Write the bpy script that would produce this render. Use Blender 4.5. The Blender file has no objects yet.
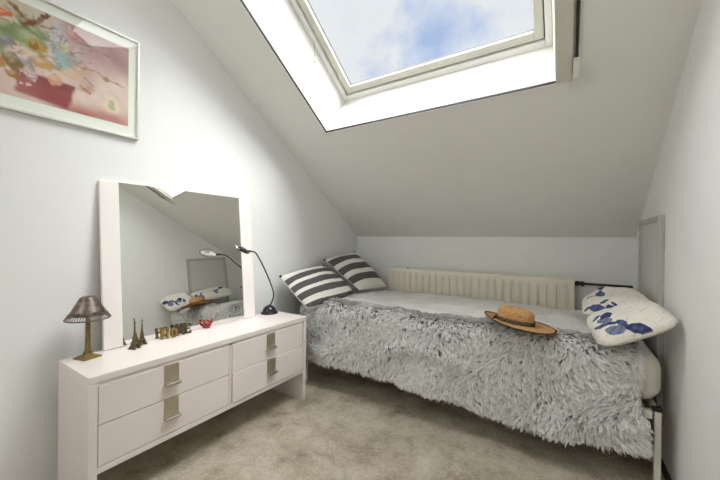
import bpy, bmesh, math, random
import numpy as np
from mathutils import Vector, Matrix

random.seed(7)
rng = np.random.default_rng(11)
SC = bpy.context.scene
COL = SC.collection
PI = math.pi

# ------------------------------------------------------------------ room dimensions (metres)
XL, XR = -0.068, 2.241          # left / right wall
YB, YF = 2.926, -1.70           # knee wall / wall behind the camera
ZK = 1.136                      # top of the knee wall
SL = 0.58983                    # pitch of the roof
TS = math.tan(SL)
ZTOP = 2.80                     # flat part of the ceiling
YTOP = YB - (ZTOP - ZK) / TS
def zc(y): return ZK + (YB - y) * TS
SN = Vector((0, math.sin(SL), math.cos(SL)))      # outward normal of the roof plane
SU = Vector((0, -math.cos(SL), math.sin(SL)))     # up the slope

# ------------------------------------------------------------------ helpers
ORIG = {}
def lin(c):
    f = lambda v: v / 12.92 if v <= 0.04045 else ((v + 0.055) / 1.055) ** 2.4
    return tuple(f(v / 255.0) for v in c)

def tag(o, label=None, cat=None, group=None, kind=None):
    if label: o['label'] = label
    if cat: o['category'] = cat
    if group: o['group'] = group
    if kind: o['kind'] = kind
    return o

def thing(name, label, cat, loc, group=None, kind=None):
    o = bpy.data.objects.new(name, None)
    o.empty_display_size = 0.05
    o.location = loc
    COL.objects.link(o)
    ORIG[o.name] = Vector(loc)
    return tag(o, label, cat, group, kind)

class MB:
    """collects geometry in world coordinates"""
    def __init__(s):
        s.bm = bmesh.new()
    def box(s, x0, x1, y0, y1, z0, z1, M=None):
        vs = [s.bm.verts.new((x, y, z)) for x in (x0, x1) for y in (y0, y1) for z in (z0, z1)]
        for f in ((0, 1, 3, 2), (4, 6, 7, 5), (0, 4, 5, 1), (2, 3, 7, 6), (0, 2, 6, 4), (1, 5, 7, 3)):
            s.bm.faces.new([vs[i] for i in f])
        if M is not None:
            for v in vs: v.co = M @ v.co
        return s
    def rbox(s, x0, x1, y0, y1, z0, z1, r, seg=2, M=None):
        b = bmesh.new()
        bmesh.ops.create_cube(b, size=1)
        for v in b.verts:
            v.co = Vector(((x0 + x1) / 2 + v.co.x * (x1 - x0), (y0 + y1) / 2 + v.co.y * (y1 - y0), (z0 + z1) / 2 + v.co.z * (z1 - z0)))
        bmesh.ops.bevel(b, geom=b.edges[:], offset=r, segments=seg, profile=0.5, affect='EDGES')
        if M is not None:
            for v in b.verts: v.co = M @ v.co
        s.merge(b); return s
    def merge(s, b):
        m = bpy.data.meshes.new('t'); b.to_mesh(m); b.free()
        s.bm.from_mesh(m); bpy.data.meshes.remove(m)
    def prism(s, pts, d):
        """extrude planar polygon pts along vector d"""
        d = Vector(d)
        a = [s.bm.verts.new(p) for p in pts]
        b = [s.bm.verts.new(Vector(p) + d) for p in pts]
        n = len(a)
        s.bm.faces.new(a[::-1]); s.bm.faces.new(b)
        for i in range(n):
            s.bm.faces.new((a[i], a[(i + 1) % n], b[(i + 1) % n], b[i]))
        return s
    def rings(s, rs, cap0=True, cap1=True, closed=True):
        V = [[s.bm.verts.new(p) for p in R] for R in rs]
        n = len(V[0])
        for i in range(len(V) - 1):
            for j in range(n if closed else n - 1):
                k = (j + 1) % n
                s.bm.faces.new((V[i][j], V[i][k], V[i + 1][k], V[i + 1][j]))
        if cap0 and n > 2: s.bm.faces.new(V[0][::-1])
        if cap1 and n > 2: s.bm.faces.new(V[-1])
        return s
    def lathe(s, prof, c, n=32, sx=1, sy=1, M=None, cap0=True, cap1=True, phase=0):
        rs = []
        for r, z in prof:
            R = []
            for k in range(n):
                a = 2 * PI * k / n + phase
                p = Vector((r * math.cos(a) * sx, r * math.sin(a) * sy, z))
                if M is not None: p = M @ p
                R.append(p + Vector(c))
            rs.append(R)
        return s.rings(rs, cap0, cap1)
    def tube(s, pts, rad, n=10, smooth=1):
        pts = [Vector(p) for p in pts]
        if smooth > 1:
            q = []
            for i in range(len(pts) - 1):
                p0 = pts[max(i - 1, 0)]; p1 = pts[i]; p2 = pts[i + 1]; p3 = pts[min(i + 2, len(pts) - 1)]
                for k in range(smooth):
                    t = k / smooth
                    q.append(0.5 * ((2 * p1) + (p2 - p0) * t + (2 * p0 - 5 * p1 + 4 * p2 - p3) * t * t + (-p0 + 3 * p1 - 3 * p2 + p3) * t ** 3))
            q.append(pts[-1]); pts = q
        rs = []
        ref = None
        for i, p in enumerate(pts):
            t = (pts[min(i + 1, len(pts) - 1)] - pts[max(i - 1, 0)]).normalized()
            if ref is None:
                ref = t.orthogonal().normalized()
            a = (ref - t * ref.dot(t)).normalized(); ref = a
            b = t.cross(a)
            rr = rad[min(i * (len(rad) - 1) // max(len(pts) - 1, 1), len(rad) - 1)] if isinstance(rad, (list, tuple)) else rad
            rs.append([p + (a * math.cos(2 * PI * k / n) + b * math.sin(2 * PI * k / n)) * rr for k in range(n)])
        return s.rings(rs)
    def ico(s, c, r, sx=1, sy=1, sz=1, sub=3, M=None):
        b = bmesh.new()
        bmesh.ops.create_icosphere(b, subdivisions=sub, radius=r)
        for v in b.verts:
            p = Vector((v.co.x * sx, v.co.y * sy, v.co.z * sz))
            if M is not None: p = M @ p
            v.co = p + Vector(c)
        s.merge(b); return s
    def obj(s, name, mat, parent=None, smooth=False, origin=None, bevel=0, **tags):
        bm = s.bm
        bmesh.ops.recalc_face_normals(bm, faces=bm.faces[:])
        o3 = ORIG[parent.name] if parent is not None else Vector(origin or (0, 0, 0))
        for v in bm.verts: v.co -= o3
        me = bpy.data.meshes.new(name); bm.to_mesh(me); bm.free()
        return link(name, me, mat, parent, smooth, o3, bevel, tags)

def link(name, me, mat, parent, smooth, o3, bevel, tags):
    o = bpy.data.objects.new(name, me)
    COL.objects.link(o)
    if mat: me.materials.append(mat)
    if parent is not None:
        o.parent = parent
    else:
        o.location = o3
    ORIG[o.name] = Vector(o3)
    if smooth:
        for p in me.polygons: p.use_smooth = True
    if bevel:
        md = o.modifiers.new('bevel', 'BEVEL'); md.width = bevel; md.segments = 2; md.limit_method = 'ANGLE'
    tag(o, tags.get('label'), tags.get('cat'), tags.get('group'), tags.get('kind'))
    return o

def np_obj(name, V, F, mat, parent=None, smooth=True, origin=None, colors=None, uv=None, **tags):
    """mesh object from numpy arrays (quads or tris)"""
    o3 = ORIG[parent.name] if parent is not None else Vector(origin or (0, 0, 0))
    V = np.asarray(V, float) - np.array(o3)
    me = bpy.data.meshes.new(name)
    k = F.shape[1]
    me.vertices.add(len(V)); me.vertices.foreach_set('co', V.astype(np.float32).ravel())
    me.loops.add(F.size); me.loops.foreach_set('vertex_index', F.astype(np.int32).ravel())
    me.polygons.add(len(F))
    me.polygons.foreach_set('loop_start', np.arange(0, F.size, k, dtype=np.int32))
    me.update(calc_edges=True)
    if colors is not None:
        a = me.color_attributes.new('paint', 'FLOAT_COLOR', 'POINT')
        c4 = np.ones((len(V), 4), np.float32); c4[:, :3] = colors
        a.data.foreach_set('color', c4.ravel())
    if uv is not None:
        l = me.uv_layers.new(name='UVMap')
        l.data.foreach_set('uv', uv[F.ravel()].astype(np.float32).ravel())
    me.validate()
    return link(name, me, mat, parent, smooth, o3, 0, tags)

def grid_faces(n, m, off=0, flip=False):
    i, j = np.meshgrid(np.arange(n - 1), np.arange(m - 1), indexing='ij')
    a = (i * m + j).ravel() + off
    F = np.stack([a, a + 1, a + m + 1, a + m], 1)
    return F[:, ::-1] if flip else F

# ------------------------------------------------------------------ materials
def nodes(name):
    m = bpy.data.materials.new(name); m.use_nodes = True
    nt = m.node_tree
    b = nt.nodes['Principled BSDF']
    return m, nt, b
def N(nt, t, **kw):
    n = nt.nodes.new(t)
    for k, v in kw.items():
        if k.startswith('i_'):
            n.inputs[k[2:].replace('_', ' ')].default_value = v
        else: setattr(n, k, v)
    return n
def mat(name, col, rough=0.5, metal=0.0, noise=0.0, nscale=8.0, bump=0.0, bscale=200.0, spec=0.5, coat=0.0):
    m, nt, b = nodes(name)
    c = lin(col)
    b.inputs['Roughness'].default_value = rough
    b.inputs['Metallic'].default_value = metal
    b.inputs['Specular IOR Level'].default_value = spec
    if coat: b.inputs['Coat Weight'].default_value = coat; b.inputs['Coat Roughness'].default_value = 0.08
    tc = N(nt, 'ShaderNodeTexCoord')
    n1 = N(nt, 'ShaderNodeTexNoise'); n1.inputs['Scale'].default_value = nscale; n1.inputs['Detail'].default_value = 5
    nt.links.new(tc.outputs['Object'], n1.inputs['Vector'])
    r = N(nt, 'ShaderNodeValToRGB')
    r.color_ramp.elements[0].position = 0.3; r.color_ramp.elements[1].position = 0.7
    r.color_ramp.elements[0].color = (*[x * (1 - noise) for x in c], 1)
    r.color_ramp.elements[1].color = (*[min(1, x * (1 + noise * 0.6)) for x in c], 1)
    nt.links.new(n1.outputs['Fac'], r.inputs['Fac'])
    nt.links.new(r.outputs['Color'], b.inputs['Base Color'])
    if bump:
        n2 = N(nt, 'ShaderNodeTexNoise'); n2.inputs['Scale'].default_value = bscale; n2.inputs['Detail'].default_value = 3
        nt.links.new(tc.outputs['Object'], n2.inputs['Vector'])
        bp = N(nt, 'ShaderNodeBump'); bp.inputs['Strength'].default_value = bump; bp.inputs['Distance'].default_value = 0.004
        nt.links.new(n2.outputs['Fac'], bp.inputs['Height']); nt.links.new(bp.outputs['Normal'], b.inputs['Normal'])
    return m
def paint_mat(name, rough=0.8, bump=0.0, bscale=150, attr='paint', sheen=0.0, rim=0.5):
    m, nt, b = nodes(name)
    a = N(nt, 'ShaderNodeAttribute'); a.attribute_name = attr
    nt.links.new(a.outputs['Color'], b.inputs['Base Color'])
    b.inputs['Roughness'].default_value = rough
    b.inputs['Specular IOR Level'].default_value = rim
    if sheen: b.inputs['Sheen Weight'].default_value = sheen
    if bump:
        tc = N(nt, 'ShaderNodeTexCoord'); n2 = N(nt, 'ShaderNodeTexNoise'); n2.inputs['Scale'].default_value = bscale
        nt.links.new(tc.outputs['Object'], n2.inputs['Vector'])
        bp = N(nt, 'ShaderNodeBump'); bp.inputs['Strength'].default_value = bump; bp.inputs['Distance'].default_value = 0.003
        nt.links.new(n2.outputs['Fac'], bp.inputs['Height']); nt.links.new(bp.outputs['Normal'], b.inputs['Normal'])
    return m

def brick_paint(name, col):
    """white painted brickwork: only the relief of the courses shows"""
    m, nt, b = nodes(name)
    b.inputs['Base Color'].default_value = (*lin(col), 1); b.inputs['Roughness'].default_value = 0.6
    tc = N(nt, 'ShaderNodeTexCoord'); sp = N(nt, 'ShaderNodeSeparateXYZ'); cb = N(nt, 'ShaderNodeCombineXYZ')
    nt.links.new(tc.outputs['Object'], sp.inputs[0]); nt.links.new(sp.outputs['Y'], cb.inputs['X']); nt.links.new(sp.outputs['Z'], cb.inputs['Y'])
    bk = N(nt, 'ShaderNodeTexBrick'); bk.inputs['Scale'].default_value = 1.0
    bk.inputs['Brick Width'].default_value = 0.22; bk.inputs['Row Height'].default_value = 0.066
    bk.inputs['Mortar Size'].default_value = 0.008; bk.inputs['Mortar Smooth'].default_value = 1.0
    bk.inputs['Color1'].default_value = (1, 1, 1, 1); bk.inputs['Color2'].default_value = (.85, .85, .85, 1); bk.inputs['Mortar'].default_value = (0, 0, 0, 1)
    nt.links.new(cb.outputs[0], bk.inputs['Vector'])
    n2 = N(nt, 'ShaderNodeTexNoise'); n2.inputs['Scale'].default_value = 14; n2.inputs['Detail'].default_value = 6
    nt.links.new(tc.outputs['Object'], n2.inputs['Vector'])
    mx = N(nt, 'ShaderNodeMath', operation='MULTIPLY_ADD'); mx.inputs[1].default_value = 0.35
    nt.links.new(bk.outputs['Color'], mx.inputs[0]); nt.links.new(n2.outputs['Fac'], mx.inputs[2])
    bp = N(nt, 'ShaderNodeBump'); bp.inputs['Strength'].default_value = 0.06; bp.inputs['Distance'].default_value = 0.006
    nt.links.new(mx.outputs[0], bp.inputs['Height']); nt.links.new(bp.outputs['Normal'], b.inputs['Normal'])
    return m

def carpet_mat():
    m, nt, b = nodes('beige_carpet')
    b.inputs['Roughness'].default_value = 1.0; b.inputs['Specular IOR Level'].default_value = 0.1
    tc = N(nt, 'ShaderNodeTexCoord')
    n1 = N(nt, 'ShaderNodeTexNoise'); n1.inputs['Scale'].default_value = 4.5; n1.inputs['Detail'].default_value = 8; n1.inputs['Roughness'].default_value = 0.7; n1.inputs['Distortion'].default_value = 0.25
    n3 = N(nt, 'ShaderNodeTexNoise'); n3.inputs['Scale'].default_value = 60; n3.inputs['Detail'].default_value = 4; n3.inputs['Roughness'].default_value = 0.7
    ad = N(nt, 'ShaderNodeMath', operation='MULTIPLY_ADD'); ad.inputs[1].default_value = 0.42
    nt.links.new(tc.outputs['Object'], n1.inputs['Vector']); nt.links.new(tc.outputs['Object'], n3.inputs['Vector'])
    nt.links.new(n3.outputs['Fac'], ad.inputs[0]); nt.links.new(n1.outputs['Fac'], ad.inputs[2])
    r = N(nt, 'ShaderNodeValToRGB'); e = r.color_ramp.elements
    e[0].position = 0.46; e[0].color = (*lin((126, 114, 97)), 1)
    e[1].position = 0.90; e[1].color = (*lin((208, 200, 185)), 1)
    k = e.new(0.68); k.color = (*lin((180, 169, 151)), 1)
    nt.links.new(ad.outputs[0], r.inputs['Fac']); nt.links.new(r.outputs['Color'], b.inputs['Base Color'])
    n2 = N(nt, 'ShaderNodeTexNoise'); n2.inputs['Scale'].default_value = 160; n2.inputs['Detail'].default_value = 3
    nt.links.new(tc.outputs['Object'], n2.inputs['Vector'])
    bp = N(nt, 'ShaderNodeBump'); bp.inputs['Strength'].default_value = 0.9; bp.inputs['Distance'].default_value = 0.008
    nt.links.new(n2.outputs['Fac'], bp.inputs['Height']); nt.links.new(bp.outputs['Normal'], b.inputs['Normal'])
    return m

def glass_mat(name, tint=(1, 1, 1), gloss=1.0):
    m = bpy.data.materials.new(name); m.use_nodes = True; nt = m.node_tree
    nt.nodes.clear()
    o = N(nt, 'ShaderNodeOutputMaterial'); mix = N(nt, 'ShaderNodeMixShader'); t = N(nt, 'ShaderNodeBsdfTransparent'); g = N(nt, 'ShaderNodeBsdfGlossy')
    t.inputs['Color'].default_value = (*tint, 1); g.inputs['Roughness'].default_value = 0.01
    f = N(nt, 'ShaderNodeFresnel'); f.inputs['IOR'].default_value = 1.45
    mu = N(nt, 'ShaderNodeMath', operation='MULTIPLY'); mu.inputs[1].default_value = gloss
    ge = N(nt, 'ShaderNodeNewGeometry'); inv = N(nt, 'ShaderNodeMath', operation='SUBTRACT'); inv.inputs[0].default_value = 1.0
    m2 = N(nt, 'ShaderNodeMath', operation='MULTIPLY')
    nt.links.new(ge.outputs['Backfacing'], inv.inputs[1])
    nt.links.new(f.outputs[0], mu.inputs[0]); nt.links.new(mu.outputs[0], m2.inputs[0]); nt.links.new(inv.outputs[0], m2.inputs[1]); nt.links.new(m2.outputs[0], mix.inputs['Fac'])
    nt.links.new(t.outputs[0], mix.inputs[1]); nt.links.new(g.outputs[0], mix.inputs[2]); nt.links.new(mix.outputs[0], o.inputs['Surface'])
    return m

M = {}
M['wall_left'] = brick_paint('white_painted_brick', (233, 234, 233))
M['wall'] = mat('white_wall_paint', (232, 233, 231), 0.75, noise=0.02, bump=0.15, bscale=120)
M['ceiling'] = mat('matt_ceiling_paint', (227, 226, 221), 0.8, noise=0.015, bump=0.05)
M['carpet'] = carpet_mat()
M['lining'] = mat('white_lining_paint', (234, 233, 229), 0.35, noise=0.01)
M['sash'] = mat('window_sash_paint', (204, 202, 191), 0.4, noise=0.04, nscale=20)
M['casing'] = mat('casing_paint', (206, 203, 190), 0.5, noise=0.02)
M['dark'] = mat('dark_rubber_and_shade', (34, 33, 31), 0.5)  # rubber parts, and the painted shade in the window gap
M['plastic'] = mat('white_plastic', (226, 226, 218), 0.35)
M['pane'] = glass_mat('window_pane', (0.97, 0.98, 0.98), 0.6)
M['dresser'] = mat('dresser_satin_white', (228, 218, 214), 0.28, noise=0.012, nscale=3)
M['steel'] = mat('brushed_steel', (196, 190, 178), 0.32, 1.0, noise=0.08, nscale=40)
M['steel_dull'] = mat('dull_steel_plate', (196, 186, 166), 0.42, 0.9, noise=0.06, nscale=30)
M['mframe'] = mat('mirror_side_white', (238, 233, 228), 0.35, noise=0.01)
M['backboard'] = mat('fibreboard', (150, 130, 104), 0.8, noise=0.1)
M['brass'] = mat('aged_brass', (140, 120, 72), 0.38, 0.9, noise=0.35, nscale=50)
M['bronze'] = mat('dark_bronze_mesh', (120, 108, 100), 0.42, 0.75, noise=0.55, nscale=60)
M['tower'] = mat('antique_pewter', (128, 114, 84), 0.35, 0.9, noise=0.35, nscale=120)
M['letter'] = mat('gilded_letter', (150, 124, 66), 0.35, 0.8, noise=0.4, nscale=90)
M['letter_dark'] = mat('dark_metal_letter', (92, 78, 58), 0.4, 0.7, noise=0.4, nscale=90)  # darker metal colour of the M and E
M['red'] = mat('glazed_red', (146, 38, 34), 0.25, noise=0.3, nscale=70)
M['orange'] = mat('glazed_orange', (214, 140, 80), 0.3)
M['black'] = mat('gloss_black', (30, 34, 38), 0.22, noise=0.1, coat=0.3)
M['chrome'] = mat('chrome_reflector', (215, 215, 215), 0.18, 1.0)
M['bulb'] = mat('frosted_bulb', (240, 238, 230), 0.3)
M['bedwhite'] = mat('white_powder_coat', (222, 219, 208), 0.4, noise=0.01)
M['mattress'] = mat('cream_mattress_cloth', (232, 228, 219), 0.9, noise=0.03, bump=0.2, bscale=400)
M['radiator'] = mat('cream_radiator_enamel', (226, 221, 206), 0.35, noise=0.01)
M['pipe'] = mat('dark_pipe', (52, 46, 40), 0.45, 0.6, noise=0.2, nscale=30)
M['hpanel'] = mat('panel_paint', (208, 206, 201), 0.55, noise=0.02)
M['hframe'] = mat('panel_frame_paint', (184, 182, 176), 0.5, noise=0.02)
M['floor_shade'] = mat('floor_shade_brown', (48, 44, 38), 0.6)  # shade of the floor edge, put in as a dark colour
M['mat'] = mat('picture_mount_card', (236, 236, 230), 0.9, noise=0.01)
M['pframe'] = mat('silver_white_frame', (214, 213, 208), 0.35, 0.2)
M['pglass'] = glass_mat('picture_glass', (0.99, 1, 0.99), .7)
M['art'] = paint_mat('watercolour_print', 0.9, rim=0.1)
M['fur'] = paint_mat('faux_fur', 0.95, rim=0.15, sheen=0.1)
M['furback'] = paint_mat('faux_fur_backing', 1.0, bump=0.8, bscale=80, rim=0.1)
M['fabric'] = paint_mat('printed_cotton', 0.95, bump=0.25, bscale=260, rim=0.15)
M['piping'] = mat('dark_pompom_yarn', (58, 56, 58), 0.95, noise=0.2, nscale=200, bump=0.5)
M['seam'] = mat('white_seam_cord', (214, 210, 202), 0.9, noise=0.1, nscale=100)
def mirror_mat():
    m, nt, b = nodes('silvered_glass')
    b.inputs['Base Color'].default_value = (0.90, 0.905, 0.88, 1); b.inputs['Metallic'].default_value = 1; b.inputs['Roughness'].default_value = 0.008
    return m
M['mirror'] = mirror_mat()
def straw_mat():
    m, nt, b = nodes('woven_straw')
    tc = N(nt, 'ShaderNodeTexCoord')
    w = N(nt, 'ShaderNodeTexVoronoi'); w.inputs['Scale'].default_value = 170
    n = N(nt, 'ShaderNodeTexNoise'); n.inputs['Scale'].default_value = 60; n.inputs['Detail'].default_value = 4
    nt.links.new(tc.outputs['Object'], w.inputs['Vector']); nt.links.new(tc.outputs['Object'], n.inputs['Vector'])
    mx = N(nt, 'ShaderNodeMath', operation='MULTIPLY'); nt.links.new(w.outputs['Distance'], mx.inputs[0]); nt.links.new(n.outputs['Fac'], mx.inputs[1])
    r = N(nt, 'ShaderNodeValToRGB'); e = r.color_ramp.elements
    e[0].position = 0.05; e[0].color = (*lin((214, 168, 112)), 1); e[1].position = 0.42; e[1].color = (*lin((158, 112, 66)), 1)
    nt.links.new(mx.outputs[0], r.inputs['Fac']); nt.links.new(r.outputs['Color'], b.inputs['Base Color'])
    b.inputs['Roughness'].default_value = 0.75
    bp = N(nt, 'ShaderNodeBump'); bp.inputs['Strength'].default_value = 0.5; bp.inputs['Distance'].default_value = 0.002
    nt.links.new(mx.outputs[0], bp.inputs['Height']); nt.links.new(bp.outputs['Normal'], b.inputs['Normal'])
    return m
M['straw'] = straw_mat()
def band_mat():
    m, nt, b = nodes('woven_hat_band')
    tc = N(nt, 'ShaderNodeTexCoord')
    ck = N(nt, 'ShaderNodeTexChecker'); ck.inputs['Scale'].default_value = 110
    ck.inputs['Color1'].default_value = (*lin((30, 28, 28)), 1); ck.inputs['Color2'].default_value = (*lin((112, 98, 80)), 1)
    nt.links.new(tc.outputs['Object'], ck.inputs['Vector']); nt.links.new(ck.outputs['Color'], b.inputs['Base Color'])
    b.inputs['Roughness'].default_value = 0.85
    return m
M['band'] = band_mat()

# ------------------------------------------------------------------ the room
def struct(name, mb, m, **kw):
    return mb.obj(name, m, kind='structure', **kw)
T = 0.12
struct('floor', MB().box(XL - T, XR + T, YF - T, YB + T, -0.1, 0), M['carpet'])
struct('wall_left', MB().prism([(XL, YF, 0), (XL, YB + T, 0), (XL, YB + T, ZK), (XL, YB, ZK), (XL, YTOP, ZTOP), (XL, YF, ZTOP)], (-T, 0, 0)), M['wall_left'])
struct('wall_right', MB().prism([(XR, YF, 0), (XR, YB + T, 0), (XR, YB + T, ZK), (XR, YB, ZK), (XR, YTOP, ZTOP), (XR, YF, ZTOP)], (T, 0, 0)), M['wall'])
struct('wall_back', MB().box(XL, XR, YB, YB + T, 0, ZK), M['wall'])
struct('wall_front', MB().box(XL, XR, YF - T, YF, 0, ZTOP), M['wall'])
struct('floor_shade_strip', MB().box(XR - 0.012, XR, YF, YB, 0, 0.035), M['floor_shade'])  # dark strip standing in for the shaded floor along the right wall

# roof: slab with the hole of the roof window
DEP = 0.35
SX0, SX1, SYL, SYU = 0.371, 1.780, 1.825, 0.72      # clear opening at the ceiling plane
G = 0.010
def sp(x, y, off): return Vector((x, y, zc(y))) + SN * off
def slab(mb, x0, x1, ya, yb, d0=0.0, d1=DEP):
    """piece of roof between ya (lower, larger y) and yb (upper)"""
    mb.prism([sp(x0, ya, d0), sp(x1, ya, d0), sp(x1, yb, d0), sp(x0, yb, d0)], SN * (d1 - d0))
c = MB()
slab(c, XL - T, XR + T, YB + 0.02, SYL + G)
slab(c, XL - T, XR + T, SYU - G, YTOP)
slab(c, XL - T, SX0 - G, SYL + G, SYU - G)
slab(c, SX1 + G, XR + T, SYL + G, SYU - G)
c.box(XL - T, XR + T, YF - T, YTOP + 0.0, ZTOP, ZTOP + 0.3)
struct('ceiling', c, M['ceiling'])

# roof window
W1 = thing('window_1', None, None, (1.07, 1.3, zc(1.3)), kind='structure')
XI0, XI1 = SX0 + 0.027, SX1 - 0.018                # the reveal narrows a little towards the frame
def spd(x, y, off):                                # point measured along the slope from its perpendicular foot
    return sp(x, y, off)
lt = 0.016
mb = MB()
def quad_board(a0, b0, a1, b1, tvec):
    mb.prism([a0, b0, b1, a1], tvec)
quad_board(sp(SX0, SYL, .012), sp(SX0, SYU, .012), sp(XI0, SYL, DEP), sp(XI0, SYU, DEP), (-lt / 2, 0, 0))
quad_board(sp(SX1, SYL, .012), sp(SX1, SYU, .012), sp(XI1, SYL, DEP), sp(XI1, SYU, DEP), (lt / 2, 0, 0))
quad_board(sp(SX0, SYL, .012), sp(SX1, SYL, .012), sp(XI0, SYL, DEP), sp(XI1, SYL, DEP), SU * -0.008)
quad_board(sp(SX0, SYU, .012), sp(SX1, SYU, .012), sp(XI0, SYU, DEP), sp(XI1, SYU, DEP), SU * 0.008)
mb.obj('reveal_lining', M['lining'], W1)
# slim white edge strip round the opening with a dark strip as painted shade in the gap
mb = MB(); e = 0.014
def strip(mb, x0, x1, ya, yb, d0, d1): slab(mb, x0, x1, ya, yb, d0, d1)
strip(mb, SX0 - e, SX0 - e + 0.007, SYL + e * .83, SYU - e, -0.004, 0.02)
strip(mb, SX0 - e, SX1 + 0.006, SYL + e * .83, SYL + (e - .007) * .83, -0.004, 0.02)
mb.obj('edge_strip', M['lining'], W1)
mb = MB()
strip(mb, SX0 - 0.0070, SX0 - 0.002, SYL + .007, SYU, 0.0003, 0.0115)
strip(mb, SX0 - 0.002, SX1 + 0.002, SYL + .006, SYL + .0015, 0.0003, 0.0115)
mb.obj('gap_shade', M['dark'], W1)
def rect_frame(mb, x0, x1, yl, yu, w, d0, d1):
    wy = w * math.cos(SL)
    slab(mb, x0, x0 + w, yl, yu, d0, d1); slab(mb, x1 - w, x1, yl, yu, d0, d1)
    slab(mb, x0 + w, x1 - w, yl, yl - wy, d0, d1); slab(mb, x0 + w, x1 - w, yu + wy, yu, d0, d1)
mb = MB(); rect_frame(mb, XI0, XI1, SYL, SYU, 0.034, DEP - 0.015, DEP + 0.05)
mb.obj('outer_frame', M['lining'], W1, bevel=0.004)
mb = MB(); rect_frame(mb, XI0 + 0.040, XI1 - 0.040, SYL - 0.034, SYU + 0.034, 0.047, DEP + 0.002, DEP + 0.0405)
SASH = mb.obj('sash', M['sash'], W1, bevel=0.006)
mb = MB(); rect_frame(mb, XI0 + 0.034, XI1 - 0.034, SYL - 0.028, SYU + 0.028, 0.006, DEP + 0.03, DEP + 0.05)
mb.obj('sash_gasket', M['dark'], W1)
mb = MB(); rect_frame(mb, XI0 + 0.0865, XI1 - 0.0865, SYL - 0.0727, SYU + 0.0727, 0.003, DEP + 0.028, DEP + 0.040)
mb.obj('glazing_seal', mat('grey_seal', (110, 112, 112), 0.6), W1)
mb = MB(); slab(mb, XI0 + 0.086, XI1 - 0.086, SYL - 0.072, SYU + 0.072, DEP + 0.041, DEP + 0.045)
mb.obj('glass_pane', M['pane'], W1)
# outer flashing so the roof is closed around the sash
mb = MB(); rect_frame(mb, SX0 - 0.12, SX1 + 0.12, SYL + 0.12, SYU - 0.12, 0.17, DEP, DEP + 0.045)
mb.obj('flashing', mat('lead_grey', (90, 92, 94), 0.5, 0.5), W1)
# short bead cord hanging from the frame
mb = MB()
p0 = sp(0.428, 1.44, 0.325)
for k in range(16):
    mb.ico(p0 - Vector((-.002 + .004 * math.sin(k), 0, 0.008 * k)), 0.0024, sub=1)
mb.tube([p0, p0 - Vector((0, 0, 0.125))], 0.0008, 5)
mb.lathe([(0.001, 0), (0.005, -.006), (0.0055, -.02), (0.002, -.026)], p0 - Vector((0, 0, 0.125)), 10)
mb.obj('bead_cord', mat('cord_grey', (150, 146, 136), .5), W1)

# casing on the right of the opening
mb = MB(); slab(mb, SX1 + 0.004, SX1 + 0.068, SYL + .004, SYU, -0.012, 0.004)
struct('trim_1', mb, M['casing'], bevel=0.001)
# dark rod with a white end holder along that casing
ROD = thing('window_rod', 'dark rod with white plastic end piece fixed to sloping ceiling right of the roof window', 'rod', sp(1.862, 1.80, -0.002))
mb = MB(); slab(mb, 1.857, 1.870, 1.745, SYU, -0.014, -0.0005)
mb.obj('rod', M['dark'], ROD, bevel=0.003)
mb = MB(); slab(mb, 1.850, 1.876, 1.800, 1.735, -0.048, -0.0005); slab(mb, 1.850, 1.857, 1.882, 1.735, -0.030, -0.0005)
mb.obj('end_holder', M['plastic'], ROD, bevel=0.004, label='white plastic end holder')

# framed access panel on the right wall
D1 = thing('door_1', None, None, (XR, 2.40, 0.04), kind='structure')
y0, y1, zt = 2.150, 2.675, 1.237
mb = MB()
f = 0.03
mb.box(XR - .024, XR, y0, y0 + f, 0.04, zt); mb.box(XR - .024, XR, y1 - f, y1, 0.04, zt); mb.box(XR - .024, XR, y0 + f, y1 - f, zt - f, zt); mb.box(XR - .024, XR, y0 + f, y1 - f, 0.04, 0.07)
mb.obj('door_frame', M['hframe'], D1, bevel=0.003)
MB().box(XR - .012, XR, y0 + f, y1 - f, 0.07, zt - f).obj('door_panel', M['hpanel'], D1)

# ------------------------------------------------------------------ framed floral picture
py0, py1, pz0, pz1 = -0.05, 0.80, 1.606, 2.114
PIC = thing('framed_picture', 'framed watercolour of fruit and flowers in a red pot on the left wall', 'picture', (XL, 0.4, pz0))
fw_ = 0.011
mb = MB()
mb.box(XL, XL + .024, py0, py0 + fw_, pz0, pz1); mb.box(XL, XL + .024, py1 - fw_, py1, pz0, pz1)
mb.box(XL, XL + .024, py0 + fw_, py1 - fw_, pz0, pz0 + fw_); mb.box(XL, XL + .024, py0 + fw_, py1 - fw_, pz1 - fw_, pz1)
mb.obj('frame', M['pframe'], PIC, bevel=0.002)
MB().box(XL + .002, XL + .008, py0 + fw_, py1 - fw_, pz0 + fw_, pz1 - fw_).obj('mount', M['mat'], PIC)
MB().box(XL + .0165, XL + .0185, py0 + fw_, py1 - fw_, pz0 + fw_, pz1 - fw_).obj('glass', M['pglass'], PIC)
ay0, ay1, az0, az1 = 0.0, 0.753, 1.666, 2.06
n, m_ = 300, 180
yy, zz = np.meshgrid(np.linspace(ay0, ay1, n), np.linspace(az0, az1, m_), indexing='ij')
def sm(a, b, x): t = np.clip((x - a) / (b - a), 0, 1); return t * t * (3 - 2 * t)
def wob(y, z, s, ph=0): return np.sin(y * s + ph) * np.cos(z * s * 1.3 - ph * 2) + .5 * np.sin(y * s * 2.3 + z * s * 1.7 + ph * 3)
img = np.zeros((n, m_, 3))
def L(c): return np.array(lin(c))
fx = ((yy - ay0) / (ay1 - ay0))[..., None]; fz = ((zz - az0) / (az1 - az0))[..., None]
img[:] = L((226, 206, 198))
def over(mask, c): 
    global img
    mk = mask[..., None] if mask.ndim == 2 else mask
    img = img * (1 - mk) + L(c) * mk
over(sm(.45, .9, fz) * (1 - sm(.55, .75, fx)) * .8, (206, 200, 180))
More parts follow.
